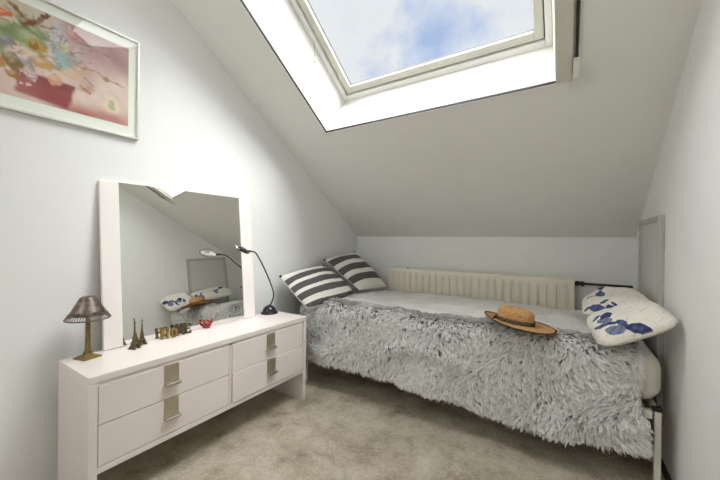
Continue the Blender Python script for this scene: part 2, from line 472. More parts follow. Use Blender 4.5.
over(sm(.35, .85, fz + .12 * wob(yy, zz, 9)[..., None]) * sm(.55, .75, fx) * .9, (182, 150, 154))
over((1 - sm(.05, .22, fz + .1 * (fx - .6) + .03 * wob(yy, zz, 14)[..., None])) * sm(.5, .75, fx) * .85, (186, 120, 114))
over((1 - sm(.0, .3, fz)) * (1 - sm(.3, .5, fx)) * .5, (222, 180, 172))
over(np.clip(.5 + .5 * wob(yy, zz, 23, 1), 0, 1) * .16, (255, 240, 235))
over(np.clip(.5 + .5 * wob(yy, zz, 41, 2), 0, 1) * .12, (160, 130, 130))
def ell(cy, cz, ry, rz, c, al=.9, ang=0, soft=.35, shade=True):
    ca, sa = math.cos(ang), math.sin(ang)
    dy = (yy - cy) + .004 * wob(yy, zz, 90, cy * 40); dz = (zz - cz) + .004 * wob(yy, zz, 80, cz * 30)
    a = (dy * ca + dz * sa) / ry; b = (-dy * sa + dz * ca) / rz
    d = np.sqrt(a * a + b * b)
    mk = (1 - sm(1 - soft, 1 + soft * .5, d)) * al
    over(mk, c)
    if shade:
        over((1 - sm(.1, .7, np.sqrt((a + .3) ** 2 + (b - .35) ** 2))) * al * .35, (246, 232, 214))
# pot
tp = (zz - 1.68) / .10
pot = sm(.350 - .012 * tp, .366 - .012 * tp, yy + .004 * wob(yy, zz, 60)) * (1 - sm(.512 + .022 * tp, .530 + .022 * tp, yy + .004 * wob(yy, zz, 50, 2))) * sm(1.672, 1.69, zz + (yy - .44) * .12) * (1 - sm(1.775, 1.79, zz))
over(pot * .92, (166, 96, 98))
over(pot * (1 - sm(.36, .46, yy)) * .4, (205, 150, 146)); over(pot * sm(1.735, 1.78, zz) * .3, (130, 80, 84))
G_ = [(.36, 1.918, .054, .031, (150, 166, 120)), (.395, 1.912, .058, .039, (160, 178, 136)), (.324, 1.931, .04, .03, (132, 152, 112)), (.414, 1.96, .06, .022, (140, 160, 118)), (.337, 1.813, .025, .031, (140, 128, 82)), (.30, 1.86, .03, .06, (150, 160, 124)), (.26, 1.90, .05, .05, (158, 172, 132)), (.21, 1.83, .04, .06, (146, 150, 110))]
bq = [(108, 124, 84), (150, 158, 118), (128, 110, 82), (176, 150, 104), (150, 136, 160), (120, 140, 112), (196, 170, 140), (96, 104, 74)]
for k in range(150):
    t = rng.uniform(0, 2 * PI); q = rng.uniform(0, 1) ** .6
    ell(.36 + .20 * q * math.cos(t), 1.905 + .11 * q * math.sin(t), rng.uniform(.008, .026), rng.uniform(.005, .014), bq[k % 8], rng.uniform(.3, .6), rng.uniform(-1.4, 1.4), .5, False)
for cy, cz, ry, rz, cc in G_: ell(cy, cz, ry, rz, cc, .75, rng.uniform(-.6, .6), .6)
for cy, cz, ry, rz, cc in [(.473, 1.95, .028, .07, (190, 186, 196)), (.477, 2.017, .017, .045, (196, 194, 200)), (.499, 1.884, .036, .038, (150, 182, 186)), (.55, 1.93, .02, .05, (196, 190, 196)), (.359, 1.82, .027, .017, (140, 138, 180)), (.324, 1.881, .024, .02, (150, 140, 184)), (.396, 1.776, .018, .034, (206, 190, 196)), (.504, 1.942, .019, .018, (196, 206, 120)), (.25, 1.96, .03, .03, (180, 160, 190))]:
    ell(cy, cz, ry, rz, cc, .6, 0, .7)
for k in range(90):      # small blossoms
    cy, cz = [(.473, 1.96), (.499, 1.884), (.48, 2.0), (.395, 1.775)][k % 4]
    ell(cy + rng.normal(0, .016), cz + rng.normal(0, .024), .0055, .0055, [(214, 210, 220), (158, 196, 204), (206, 200, 214), (224, 208, 212)][k % 4], .8, 0, .5, False)
for cy, cz, ry, rz, cc in [(.414, 1.902, .037, .027, (196, 164, 96)), (.432, 1.839, .036, .028, (206, 168, 122)), (.474, 1.784, .026, .026, (222, 182, 160)), (.346, 1.755, .022, .022, (178, 138, 92)), (.35, 1.80, .026, .024, (150, 132, 84)), (.30, 1.79, .03, .028, (200, 150, 96)), (.25, 1.80, .03, .03, (206, 130, 104)), (.20, 1.78, .028, .03, (190, 150, 110)), (.404, 1.905, .018, .02, (160, 128, 70)), (.29, 1.99, .035, .014, (224, 148, 84)), (.319, 1.986, .025, .012, (222, 120, 80))]:
    ell(cy, cz, ry, rz, cc, .88, rng.uniform(-.3, .3), .3)
for cy, cz, ry, rz, cc in [(.532, 1.835, .045, .03, (214, 186, 164)), (.571, 1.87, .04, .026, (208, 180, 160)), (.583, 1.793, .034, .026, (196, 150, 136)), (.536, 2.014, .022, .028, (206, 160, 156)), (.661, 1.867, .016, .011, (176, 130, 90))]:
    ell(cy, cz, ry, rz, cc, .75, .2, .5)
def stroke(pts, w, c, al=.7):
    for i in range(len(pts) - 1):
        (a0, b0), (a1, b1) = pts[i], pts[i + 1]
        for k in range(14):
            t = k / 14
            ell(a0 + (a1 - a0) * t, b0 + (b1 - b0) * t, w, w, c, al * .5, 0, .6, False)
stroke([(.40, 1.985), (.43, 2.03), (.45, 2.055)], .008, (128, 92, 70)); stroke([(.40, 1.985), (.36, 2.02), (.33, 2.04)], .008, (150, 110, 80)); stroke([(.41, 1.99), (.48, 2.01)], .006, (130, 96, 74))
stroke([(.37, 1.975), (.41, 1.995)], .012, (150, 100, 80)); stroke([(.53, 1.985), (.60, 1.99), (.68, 1.975)], .004, (150, 120, 120)); stroke([(.55, 1.88), (.62, 1.885), (.68, 1.862), (.735, 1.856)], .005, (150, 120, 100))
stroke([(.57, 1.84), (.61, 1.81)], .005, (140, 104, 90)); stroke([(.56, 1.80), (.60, 1.77)], .005, (150, 110, 96)); stroke([(.52, 1.92), (.57, 1.95)], .005, (150, 150, 120))
ell(.681, 1.749, .034, .044, (240, 226, 208), .7, 0, .8, False); ell(.681, 1.749, .018, .027, (180, 186, 152), .85, .3, .4)
for k in range(500):
    ell(rng.uniform(.15, .6), rng.uniform(1.78, 2.05), rng.uniform(.002, .006), rng.uniform(.002, .006), [(120, 130, 90), (210, 200, 180), (170, 140, 110), (190, 180, 200), (96, 96, 70)][k % 5], .3, 0, .6, False) if k < 180 else None
V = np.stack([np.full(yy.size, XL + .0088), yy.ravel(), zz.ravel()], 1)
np_obj('print', V, grid_faces(n, m_), M['art'], PIC, smooth=False, colors=img.reshape(-1, 3) ** 1.25)

# ------------------------------------------------------------------ dresser
DX, DY0, DY1, DH = 0.327, 0.478, 1.685, 0.570
DR = thing('dresser', 'low white four drawer dresser with square metal pulls along the left wall', 'dresser', (0.16, 1.08, 0))
S = 0.030
mb = MB().box(0, DX, DY0, DY1, DH - 0.028, DH)
mb.obj('top', M['dresser'], DR, bevel=0.0025)
for a, b in ((DY0, DY0 + S), (DY1 - S, DY1)):
    MB().box(0, DX, a, b, 0, DH - 0.0285).obj('side_panel', M['dresser'], DR, bevel=0.0025)
ym0, ym1 = 1.083, 1.101
MB().box(0.01, DX - 0.006, ym0 + .002, ym1 - .002, 0.215, DH - .029).obj('divider', M['dresser'], DR)
MB().box(0.01, DX - 0.004, DY0 + S, DY1 - S, 0.188, 0.212).obj('bottom_panel', M['dresser'], DR, bevel=0.002)
MB().box(0.0, 0.008, DY0 + S, DY1 - S, 0.19, DH - .029).obj('back_panel', M['dresser'], DR)
MB().box(DX - .03, DX - .006, DY0 + S, DY1 - S, DH - .044, DH - .029).obj('top_rail', M['dresser'], DR)
for a, b, hy, proud in ((DY0 + S + .003, ym0 - .001, 0.784, 0), (ym1 + .001, DY1 - S - .003, 1.370, .006)):
    for k, (za, zb) in enumerate(((0.3765, 0.526), (0.2155, 0.3735))):
        x1 = DX - .004 + (proud if k == 1 and proud else 0)
        d = MB().box(x1 - .018, x1, a, b, za, zb)
        for (u0, u1, v0, v1) in ((a + .012, a + .024, 0.02, 0.3), (b - .024, b - .012, .02, .3)):
            d.box(v0, x1 - .018, u0, u1, za + .015, zb - .03)
        d.box(0.02, 0.032, a + .024, b - .024, za + .015, zb - .03); d.box(.032, x1 - .018, a + .024, b - .024, za + .015, za + .021)
        dr = d.obj('drawer', M['dresser'], DR, bevel=0.0015)
        zt_ = zb - 0.001
        h = MB().box(x1, x1 + .003, hy - .032, hy + .032, zt_ - .078, zt_ + .002)
        hb = h.obj('handle', M['steel_dull'], dr, bevel=0.0008)
        MB().rbox(x1 + .0015, x1 + .026, hy - .034, hy + .034, zt_ - .090, zt_ - .078, .003).obj('handle_lip', M['steel'], dr)

# ------------------------------------------------------------------ leaning mirror
MT, MY_ = 0.0905, -0.0247
mx0 = 0.0331
Rm = Matrix.Rotation(MY_, 4, 'Z') @ Matrix.Rotation(-MT, 4, 'Y')
MO = Matrix.Translation((mx0, 1.07, DH + .0005)) @ Rm
# local axes: x out of the glass, y along the wall, z up the glass
MIR = thing('leaning_mirror', 'large mirror with white side strips leaning on the left wall on the dresser', 'mirror', (mx0, 1.07, DH))
ml, mr, mg0, mg1, mt = -0.440, 0.412, -0.362, 0.325, 0.806
MB().box(-.014, 0.0, mg0, mg1, 0.0015, mt, MO).obj('glass', M['mirror'], MIR)
for a, b in ((ml, mg0 - .0005), (mg1 + .0005, mr)):
    MB().box(-.016, 0.004, a, b, 0.0015, mt, MO).obj('side_strip', M['mframe'], MIR, bevel=0.002)
MB().box(-.020, -.0165, ml + .01, mr - .01, 0.004, mt - .004, MO).obj('backing_board', M['backboard'], MIR)

# ------------------------------------------------------------------ little table lamp
LC = Vector((0.064, 0.558, DH))
LMP = thing('table_lamp', 'small brass table lamp with dark pierced metal shade on the left end of the dresser', 'lamp', LC)
def Rz(a): return Matrix.Rotation(a, 4, 'Z')
rot = 0.25
def sq(mb, levels, c, rot):
    rs = [[Vector(c) + Rz(rot) @ Vector((sx * w, sy * w, z)) for sx, sy in ((-1, -1), (1, -1), (1, 1), (-1, 1))] for w, z in levels]
    mb.rings(rs)
mb = MB(); sq(mb, [(.036, 0), (.036, .006), (.032, .008), (.030, .009), (.016, .016), (.013, .018), (.010, .030)], LC, rot)
mb.obj('base', M['brass'], LMP, bevel=0.001)
mb = MB(); sq(mb, [(.0080, .0302), (.0072, .10), (.0066, .19), (.010, .193), (.010, .2)], LC, rot)
mb.obj('stem', M['brass'], LMP, bevel=0.001)
sh = MB(); n = 16
rb, rt, hb_, ht = .080, .030, .172, .264
def shade_ring(t, ro=0.0):
    R = []
    for k in range(n):
        a = 2 * PI * k / n + .2
        r = (rb + (rt - rb) * (t ** .95)) + ro
        R.append(LC + Vector((r * math.cos(a), r * math.sin(a), hb_ + (ht - hb_) * t)))
    return R
ts = [.22, .4, .6, .8, .95, 1.0]
sh.rings([shade_ring(t) for t in ts] + [[LC + Vector((.02 * math.cos(2 * PI * k / n + .2), .02 * math.sin(2 * PI * k / n + .2), ht + .006)) for k in range(n)]], cap0=False, cap1=True)
so = sh.obj('lamp_shade', M['bronze'], LMP, smooth=True)
md = so.modifiers.new('solid', 'SOLIDIFY'); md.thickness = .0015
ft = MB()
for k in range(48):
    a = 2 * PI * k / 48
    p = lambda t: LC + Vector(((rb + (rt - rb) * (t ** .95)) * math.cos(a), (rb + (rt - rb) * (t ** .95)) * math.sin(a), hb_ + (ht - hb_) * t))
    ft.tube([p(0.03), p(.24)], .0016, 5)
for t in (0.02, .23):
    rr = rb + (rt - rb) * (t ** .95)
    ft.tube([LC + Vector((rr * math.cos(2 * PI * k / 40), rr * math.sin(2 * PI * k / 40), hb_ + (ht - hb_) * t)) for k in range(41)], .003, 6)
ft.obj('shade_fringe', M['bronze'], so)
mb = MB().lathe([(.004, .2), (.013, .205), (.013, .225), (.006, .228)], LC, 14); mb.lathe([(.006, .226), (.016, .24), (.012, .254), (.003, .262)], LC, 14)
mb.obj('socket', M['brass'], LMP, smooth=True)

# ------------------------------------------------------------------ two little towers
def tower(name, c, h, label, rot):
    c = Vector(c)
    mb = MB()
    hw = lambda t: (.0135 * math.exp(-6.0 * t) + .0056 * (1 - t) + .0008) * h / .14
    R = Rz(rot)
    # four splayed legs
    for sx, sy in ((1, 1), (1, -1), (-1, 1), (-1, -1)):
        rs = []
        for k in range(9):
            t = k / 8 * .40
            w = hw(t); th = w * (.40 + .45 * t)
            q = [(w, w), (w - 2 * th * .8, w), (w - 2 * th * .8, w - 2 * th * .8), (w, w - 2 * th * .8)]
            rs.append([c + R @ Vector((x * sx, y * sy, t * h)) for x, y in q])
        mb.rings(rs)
    mb2 = mb
    # upper shaft
    rs = []
    for k in range(10):
        t = .34 + k / 9 * .58
        w = hw(t) * .9
        rs.append([c + R @ Vector((x * w, y * w, t * h)) for x, y in ((1, 1), (-1, 1), (-1, -1), (1, -1))])
    mb2.rings(rs)
    for t, g in ((.17, 1.22), (.36, 1.3), (.88, 1.9)):
        w = hw(t) * g
        mb2.box(-w, w, -w, w, t * h, t * h + .004, Matrix.Translation(c) @ R)
    for s in (-1, 1):                                        # arches between the legs
        for ax in (0, 1):
            pts = []
            for k in range(9):
                a = PI * k / 8; w = hw(.02) * .62
                u = w * math.cos(a); z = .005 + .13 * h * math.sin(a) ** .8; o = s * hw(z / h) * .96
                pts.append(c + R @ Vector((u, o, z) if ax == 0 else (o, u, z)))
            mb2.tube(pts, .0013, 5)
            for zz_ in (.20, .26, .32):
                w = hw(zz_); mb2.tube([c + R @ (Vector((-w, s * w, zz_ * h)) if ax == 0 else Vector((s * w, -w, zz_ * h))), c + R @ (Vector((w, s * w, (zz_ + .05) * h)) if ax == 0 else Vector((s * w, w, (zz_ + .05) * h)))], .0009, 4)
    mb2.tube([c + Vector((0, 0, .9 * h)), c + Vector((0, 0, h))], [.0018, .0012, .0006], 6)
    return mb2.obj(name, M['tower'], origin=tuple(c), label=label, cat='figurine', group='tower figurines on the dresser')
tower('tower_figurine', (0.098, 0.727, DH), 0.138, 'taller left one of two little iron lattice tower figurines before the mirror', .3)
tower('tower_figurine', (0.0615, 0.7745, DH), 0.132, 'shorter right one of two little iron lattice tower figurines before the mirror', .15)

# ------------------------------------------------------------------ four standing letters
def letter(ch, c, w, h, rot, m, label):
    c = Vector(c); t = .007; st = w * .27
    Mx = Matrix.Translation(c) @ Rz(rot)
    mb = MB()
    B = lambda y0, y1, z0, z1: mb.rbox(-t, t, y0, y1, z0, z1, .0016, 2, Mx)
    a = w / 2; sf = .0035
    if ch == 'H':
        for s in (-1, 1):
            yc = s * (a - st / 2)
            B(yc - st / 2, yc + st / 2, 0, h); B(yc - st / 2 - sf, yc + st / 2 + sf, 0, .006); B(yc - st / 2 - sf, yc + st / 2 + sf, h - .006, h)
        B(-a + st, a - st, h * .42, h * .58)
    elif ch == 'O':
        k = 24
        def ring(rx, rz, x): return [Mx @ Vector((x, rx * math.cos(2 * PI * i / k), h / 2 + rz * math.sin(2 * PI * i / k))) for i in range(k)]
        rs = [ring(a, h / 2, -t), ring(a, h / 2, t), ring(a - st, h / 2 - .009, t), ring(a - st, h / 2 - .009, -t), ring(a, h / 2, -t)]
        mb.rings(rs, False, False)
        bmesh.ops.remove_doubles(mb.bm, verts=mb.bm.verts[:], dist=1e-5)
    elif ch == 'M':
        B(-a, -a + st * .8, 0, h); B(a - st * .8, a, 0, h)
        for s in (-1, 1):
            mb.prism([Mx @ Vector((-t, s * a * .95, h)), Mx @ Vector((-t, s * (a - st * 1.1), h)), Mx @ Vector((-t, -s * st * .3, h * .25)), Mx @ Vector((-t, s * st * .3, h * .15))], Mx.to_3x3() @ Vector((2 * t, 0, 0)))
        for s in (-1, 1): B(s * (a - st * .4) - st * .4 - sf, s * (a - st * .4) + st * .4 + sf, 0, .006)
    else:
        B(-a, -a + st, 0, h)
        B(-a + st, a, 0, .009); B(-a + st, a, h - .009, h); B(-a + st, a - .006, h * .44, h * .57)
        B(a - .004, a, 0, .016); B(a - .004, a, h - .016, h)
    return mb.obj('letter_ornament', m, origin=tuple(c), label=label, cat='letter ornament', group='standing metal letters on the dresser')
letter('H', (.058, .885, DH), .034, .053, -.10, M['letter'], 'brass coloured letter H, first of four standing letters before the mirror')
letter('O', (.074, .922, DH), .036, .052, .05, M['letter'], 'brass coloured round letter O standing second in the row of letters')
letter('M', (.058, .966, DH), .042, .053, -.12, M['letter_dark'], 'dark letter M standing third in the row of letters')
letter('E', (.056, 1.010, DH), .032, .052, -.05, M['letter_dark'], 'dark letter E, last of the row, nearest the red bird')

# ------------------------------------------------------------------ red bird
bc = Vector((.050, 1.130, DH))
BIRD = thing('bird_figurine', 'small red glazed bird figurine standing before the mirror', 'figurine', bc)
mb = MB().ico(bc + Vector((0, 0, .022)), .019, .8, 1.25, .85, 3)
mb.ico(bc + Vector((0, -.022, .036)), .010, .9, 1, 1, 3)
mb.tube([bc + Vector((0, -.014, .026)), bc + Vector((0, -.021, .035))], [.011, .009], 10)
mb.rings([[bc + Vector((x * .006, .012 + 0, .022 + z * .010)) for x, z in ((-1, -1), (1, -1), (1, 1), (-1, 1))], [bc + Vector((x * .005, .03, .038 + z * .010)) for x, z in ((-1, -1), (1, -1), (1, 1), (-1, 1))], [bc + Vector((x * .002, .034, .052 + z * .003)) for x, z in ((-1, -1), (1, -1), (1, 1), (-1, 1))]])
mb.obj('body', M['red'], BIRD, smooth=True)
mb = MB()
for k in range(3): mb.ico(bc + Vector((0, -.028 + .006 * k, .047 + .001 * (k == 1))), .0036, .6, 1, 1.3, 2)
mb.obj('comb', M['red'], BIRD, smooth=True)
MB().lathe([(.0045, 0), (.003, .006), (.0004, .011)], bc + Vector((0, -.030, .036)), 8, M=Matrix.Rotation(PI / 2, 4, 'X')).obj('beak', M['orange'], BIRD)
for s in (-1, 1):
    MB().ico(bc + Vector((s * .0140, .003, .024)), .010, .3, 1.1, .6, 2).obj('wing', M['red'], BIRD, smooth=True)
MB().lathe([(.013, 0), (.013, .003), (.007, .008)], bc, 16).obj('foot', M['red'], BIRD, smooth=True)

# ------------------------------------------------------------------ desk lamp
dc = Vector((.048, 1.603, DH))
DL = thing('desk_lamp', 'black desk lamp with domed foot and thin bent arm on the dresser', 'lamp', dc)
MB().lathe([(.060, 0), (.061, .004), (.058, .008), (.045, .010)], dc, 40).obj('foot_rim', M['black'], DL, smooth=True)
MB().lathe([(.048, .008)] + [(.048 * math.cos(a), .010 + .048 * math.sin(a)) for a in np.linspace(0.05, PI / 2 - .02, 12)], dc, 40).obj('foot_dome', M['black'], DL, smooth=True)
hd = Vector((.178, 1.268, 1.032))
mb = MB().tube([dc + Vector((.004, 0, .054)), dc + Vector((.018, .008, .085)), (.088, 1.602, .725), (.118, 1.508, .872), (.152, 1.408, .988), (.162, 1.376, 1.013), (.170, 1.342, 1.021)], .0048, 10, 6)
mb.obj('arm', M['black'], DL, smooth=True)
mb = MB().lathe([(.007, 0), (.007, .012)], dc + Vector((.004, 0, .050)), 14); mb.obj('arm_collar', M['black'], DL)
# head: a shallow oval dish whose opening looks down towards the wall
ax = Vector((-.004, -1, .14)).normalized()                     # long axis
nm = Vector((-.58, -.30, -.76)); nm.normalize(); ax = (ax - nm * ax.dot(nm)).normalized()
sd = nm.cross(ax)
HM = Matrix((sd, ax, nm)).transposed().to_4x4()
mb = MB()
prof = [(.002, -.014), (.012, -.0135), (.022, -.011), (.030, -.006), (.033, .0), (.031, .001), (.027, -.004), (.018, -.008), (.002, -.010)]
mb.lathe(prof, hd, 32, 1, 1.75, HM)
mb.obj('lamp_head', M['black'], DL, smooth=True)
mb = MB().lathe([(.0305, .0005), (.026, -.0035), (.0175, -.0072), (.002, -.009)], hd, 32, 1, 1.75, HM, cap0=False)
mb.obj('reflector', M['chrome'], DL, smooth=True)
mb = MB().ico(hd + nm * -.004 + ax * .01, .009, 1, 2.0, .7, 3, HM); mb.obj('bulb', M['bulb'], DL, smooth=True)
mb = MB().ico(hd + ax * .050 + nm * -.004, .009, 1.6, .7, .7, 3, HM); mb.obj('head_cap', M['chrome'], DL, smooth=True, label='chrome tip of the lamp head')
mb = MB().tube([(.170, 1.345, 1.0205), hd - ax * .050 + nm * -.006], [.0058, .007], 10); mb.obj('neck', M['black'], DL, smooth=True)

# ------------------------------------------------------------------ radiator
RX0, RX1, RYF, RZ0, RZ1 = 0.345, 1.884, 2.828, 0.30, 0.828
RAD = thing('radiator', 'long cream panel radiator on the low wall behind the bed', 'radiator', ((RX0 + RX1) / 2, 2.88, RZ0))
pitch = 0.0625
nx = 400
xs = np.linspace(RX0, RX1, nx)
ph = ((xs - RX0) / pitch) % 1.0
flute = np.clip((np.abs(ph - .5) - .30) / .10, 0, 1)            # 1 in the groove between two ribs
zs = np.array([RZ0, RZ0 + .012, RZ0 + .035, RZ0 + .06, RZ1 - .065, RZ1 - .045, RZ1 - .02, RZ1 - .004, RZ1])
za = np.array([0, 0, 0, 1, 1, 0, 0, 0, 0.0]); zo = np.array([.008, 0, 0, 0, 0, 0, 0, 0.002, .010])
XX, ZZ = np.meshgrid(xs, zs, indexing='ij')
YY = RYF + zo[None, :] + .014 * flute[:, None] * za[None, :]
np_obj('front_panel', np.stack([XX.ravel(), YY.ravel(), ZZ.ravel()], 1), grid_faces(nx, len(zs), flip=True), M['radiator'], RAD, smooth=False)
MB().box(RX0 + .004, RX1 - .004, RYF + .016, RYF + .058, RZ0 + .01, RZ1 - .012).obj('convector_body', M['radiator'], RAD)
mb = MB(); mb.box(RX0, RX1, RYF + .008, RYF + .016, RZ1 - .004, RZ1 + .002); mb.box(RX0, RX1, RYF + .052, RYF + .060, RZ1 - .004, RZ1 + .002)
for k in range(52):
    x = RX0 + .004 + k * (RX1 - RX0 - .014) / 51
    mb.box(x, x + .006, RYF + .016, RYF + .052, RZ1 - .005, RZ1)
mb.obj('top_grille', M['radiator'], RAD)
for a in (RX0 - .002, RX1 - .001):
    MB().box(a, a + .003, RYF + .004, RYF + .060, RZ0 + .004, RZ1).obj('end_cover', M['radiator'], RAD)
for x in (RX0 + .22, RX1 - .22):
    MB().box(x, x + .03, RYF + .058, YB - .001, RZ0 + .05, RZ1 - .08).obj('wall_bracket', M['radiator'], RAD)
mb = MB().tube([(.555, RYF + .035, RZ1 - .01), (.555, RYF + .035, RZ1 + .012)], .006, 8); mb.obj('bleed_nipple', M['pipe'], RAD)
# valve and dark supply pipe
VZ = .797
VAL = thing('radiator_pipe', 'dark supply pipe with valve running from radiator to the right wall', 'pipe', (1.90, 2.862, VZ))
MB().tube([(1.885, 2.862, VZ), (XR - .024, 2.862, VZ)], .0085, 12).obj('pipe', M['pipe'], VAL, smooth=True)
mb = MB().lathe([(.013, -.014), (.017, -.012), (.017, .012), (.013, .014)], (1.903, 2.862, VZ), 6, M=Matrix.Rotation(PI / 2, 4, 'Y'))
mb.obj('nut', M['pipe'], VAL)
mb = MB().lathe([(.015, 0), (.016, .012), (.016, .030), (.012, .034)], (1.932, 2.850, VZ), 16, M=Matrix.Rotation(PI / 2, 4, 'X'))
mb.ico((1.932, 2.862, VZ), .019, sub=2)
mb.obj('valve', M['pipe'], VAL, smooth=True)

# ------------------------------------------------------------------ bed
BX0, BX1, BY0, BY1 = 0.095, 2.200, 1.900, 2.770
BED = thing('single_bed', 'white metal single bed frame with square legs under the furry blanket', 'bed', ((BX0 + BX1) / 2, 2.33, 0))
for x in (BX0 + .02, 2.166):
    for y in (BY0 + .002, BY1 - .03):
        lg = MB().box(x, x + .024, y, y + .024, 0, .358).obj('leg', M['bedwhite'], BED, bevel=0.003)
        MB().box(x - .004, x + .026, y - .003, y + .026, .3585, .374).obj('leg_cap', M['dark'], lg, label='black cap on the leg')
for y in (BY0 + .004, BY1 - .028):
    MB().box(BX0 + .046, 2.16, y, y + .024, .318, .358).obj('side_rail', M['bedwhite'], BED, bevel=0.003)
for x in (BX0 + .022, 2.168):
    MB().box(x, x + .02, BY0 + .03, BY1 - .034, .318, .358).obj('end_rail', M['bedwhite'], BED, bevel=0.003)
for k in range(14):
    x = BX0 + .08 + k * .145
    MB().box(x, x + .07, BY0 + .006, BY1 - .008, .3585, .373).obj('slat', mat('beech_slat', (196, 164, 118), .6, noise=.1) if k == 0 else bpy.data.materials['beech_slat'], BED)
mb = MB()
b = bmesh.new(); bmesh.ops.create_cube(b, size=1)
for v in b.verts: v.co = Vector(((BX0 + BX1) / 2 + v.co.x * (BX1 - BX0), (BY0 + .012 + BY1 - .012) / 2 + v.co.y * (BY1 - BY0 - .024), .4885 + v.co.z * .225))
bmesh.ops.bevel(b, geom=b.edges[:], offset=.075, segments=7, profile=.5, affect='EDGES')
mb.merge(b)
mb.obj('mattress', M['mattress'], smooth=True, origin=((BX0 + BX1) / 2, 2.33, .376), label='cream mattress with rounded end showing below the flower pillows', cat='mattress')

# ------------------------------------------------------------------ furry blanket
ZT = 0.622
zbx = np.array([.08, .16, .5, .97, 1.29, 1.55, 1.82, 2.14]); zbz = np.array([.205, .205, .205, .20, .18, .145, .155, .18])
S0, S1_, S2_ = 0.05, 0.05 + 0.785, 0.05 + 0.785 + 0.118
def lump(x, y): return .008 * np.sin(x * 5.1 + y * 3) + .006 * np.sin(x * 9.3 - y * 7 + 1) + .004 * np.sin(x * 21 + y * 13) + .003 * np.cos(y * 31 - x * 9)
def bpoint(x, s):
    """x across the bed, s metres along the cloth from the wall edge over the top and down the front"""
    x = np.asarray(x, float); s = np.asarray(s, float)
    zb = np.interp(x, zbx, zbz)
    x0_ = x
    yt = 2.752 - (s - S0)
    rl = .075; yc, zr = 1.965, ZT - rl
    a = np.clip((s - S1_) / (S2_ - S1_), 0, 1) * PI / 2
    y = np.where(s < S0, 2.752 + .03 * np.sin((S0 - s) / S0 * PI / 2), np.where(s < S1_, yt, yc - rl * np.sin(a)))
    z = np.where(s < S0, ZT - (S0 - s) * .9, np.where(s < S1_, ZT, zr + rl * np.cos(a)))
    f = np.clip((s - S2_) / (STOT - S2_), 0, 1)
    z = np.where(s > S2_, zr + (zb - zr) * f, z)
    fold = (.012 * np.sin(x * 9 + 1.3) + .008 * np.sin(x * 17.5 + 5 * f) + .006 * np.sin(x * 29 + 2)) * f
    # the long diagonal creases of the hanging side
    cr = .014 * np.exp(-((f - .55 - .25 * np.sin(x * 4.2)) / .10) ** 2) * (np.sin(x * 6 + 1) > -.2)
    y = np.where(s > S2_, y - .012 * f + fold - cr, y)
    z = z + lump(x, y) * np.where(s < S2_, 1, 1 - f)
    x = x - .030 * np.clip((x - 1.7) / .435, 0, 1) ** 2 * (1 - .8 * f)
    return np.stack([x, y, z], -1)
STOT = S2_ + .40
def lpoint(y, s):
    """flap over the foot end"""
    y = np.asarray(y, float); s = np.asarray(s, float)
    rl = .06; a = np.clip(s / .094, 0, 1) * PI / 2
    x = .135 - rl * np.sin(a); z = ZT - rl + rl * np.cos(a)
    f = np.clip((s - .094) / .30, 0, 1)
    z = np.where(s > .094, ZT - rl - f * .30, z); x = x - .006 * f + .008 * np.sin(y * 14) * f
    z = z + lump(x, y) * (1 - f)
    return np.stack([x, y, z], -1)
def fur_tone(x, y, onTop):
    m = np.sin(x * 11 + 2 * np.sin(y * 9)) * np.cos(y * 13 + 1.7 * np.sin(x * 7)) + .6 * np.sin(x * 27 + y * 19) * np.cos(y * 33 - x * 11)
    return m
BL = thing('fur_blanket', 'shaggy grey and white faux fur blanket covering the bed and hanging down its front', 'blanket', (1.1, 2.33, .62))
n, m_ = 180, 110
xg, sg = np.meshgrid(np.linspace(.125, 2.135, n), np.linspace(0, STOT, m_), indexing='ij')
V1 = bpoint(xg.ravel(), sg.ravel()); F1 = grid_faces(n, m_)
n2, m2 = 60, 36
yg, tg = np.meshgrid(np.linspace(1.955, 2.75, n2), np.linspace(0, .394, m2), indexing='ij')
V2 = lpoint(yg.ravel(), tg.ravel()); F2 = grid_faces(n2, m2, off=len(V1), flip=True)
top1 = (sg.ravel() < S1_)
tone = fur_tone(V1[:, 0], V1[:, 1], True)
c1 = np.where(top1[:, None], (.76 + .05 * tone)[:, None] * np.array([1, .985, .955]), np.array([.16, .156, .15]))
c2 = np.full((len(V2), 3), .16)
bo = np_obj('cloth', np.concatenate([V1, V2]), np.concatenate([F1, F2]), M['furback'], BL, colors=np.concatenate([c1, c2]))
md = bo.modifiers.new('solid', 'SOLIDIFY'); md.thickness = .008; md.offset = 0

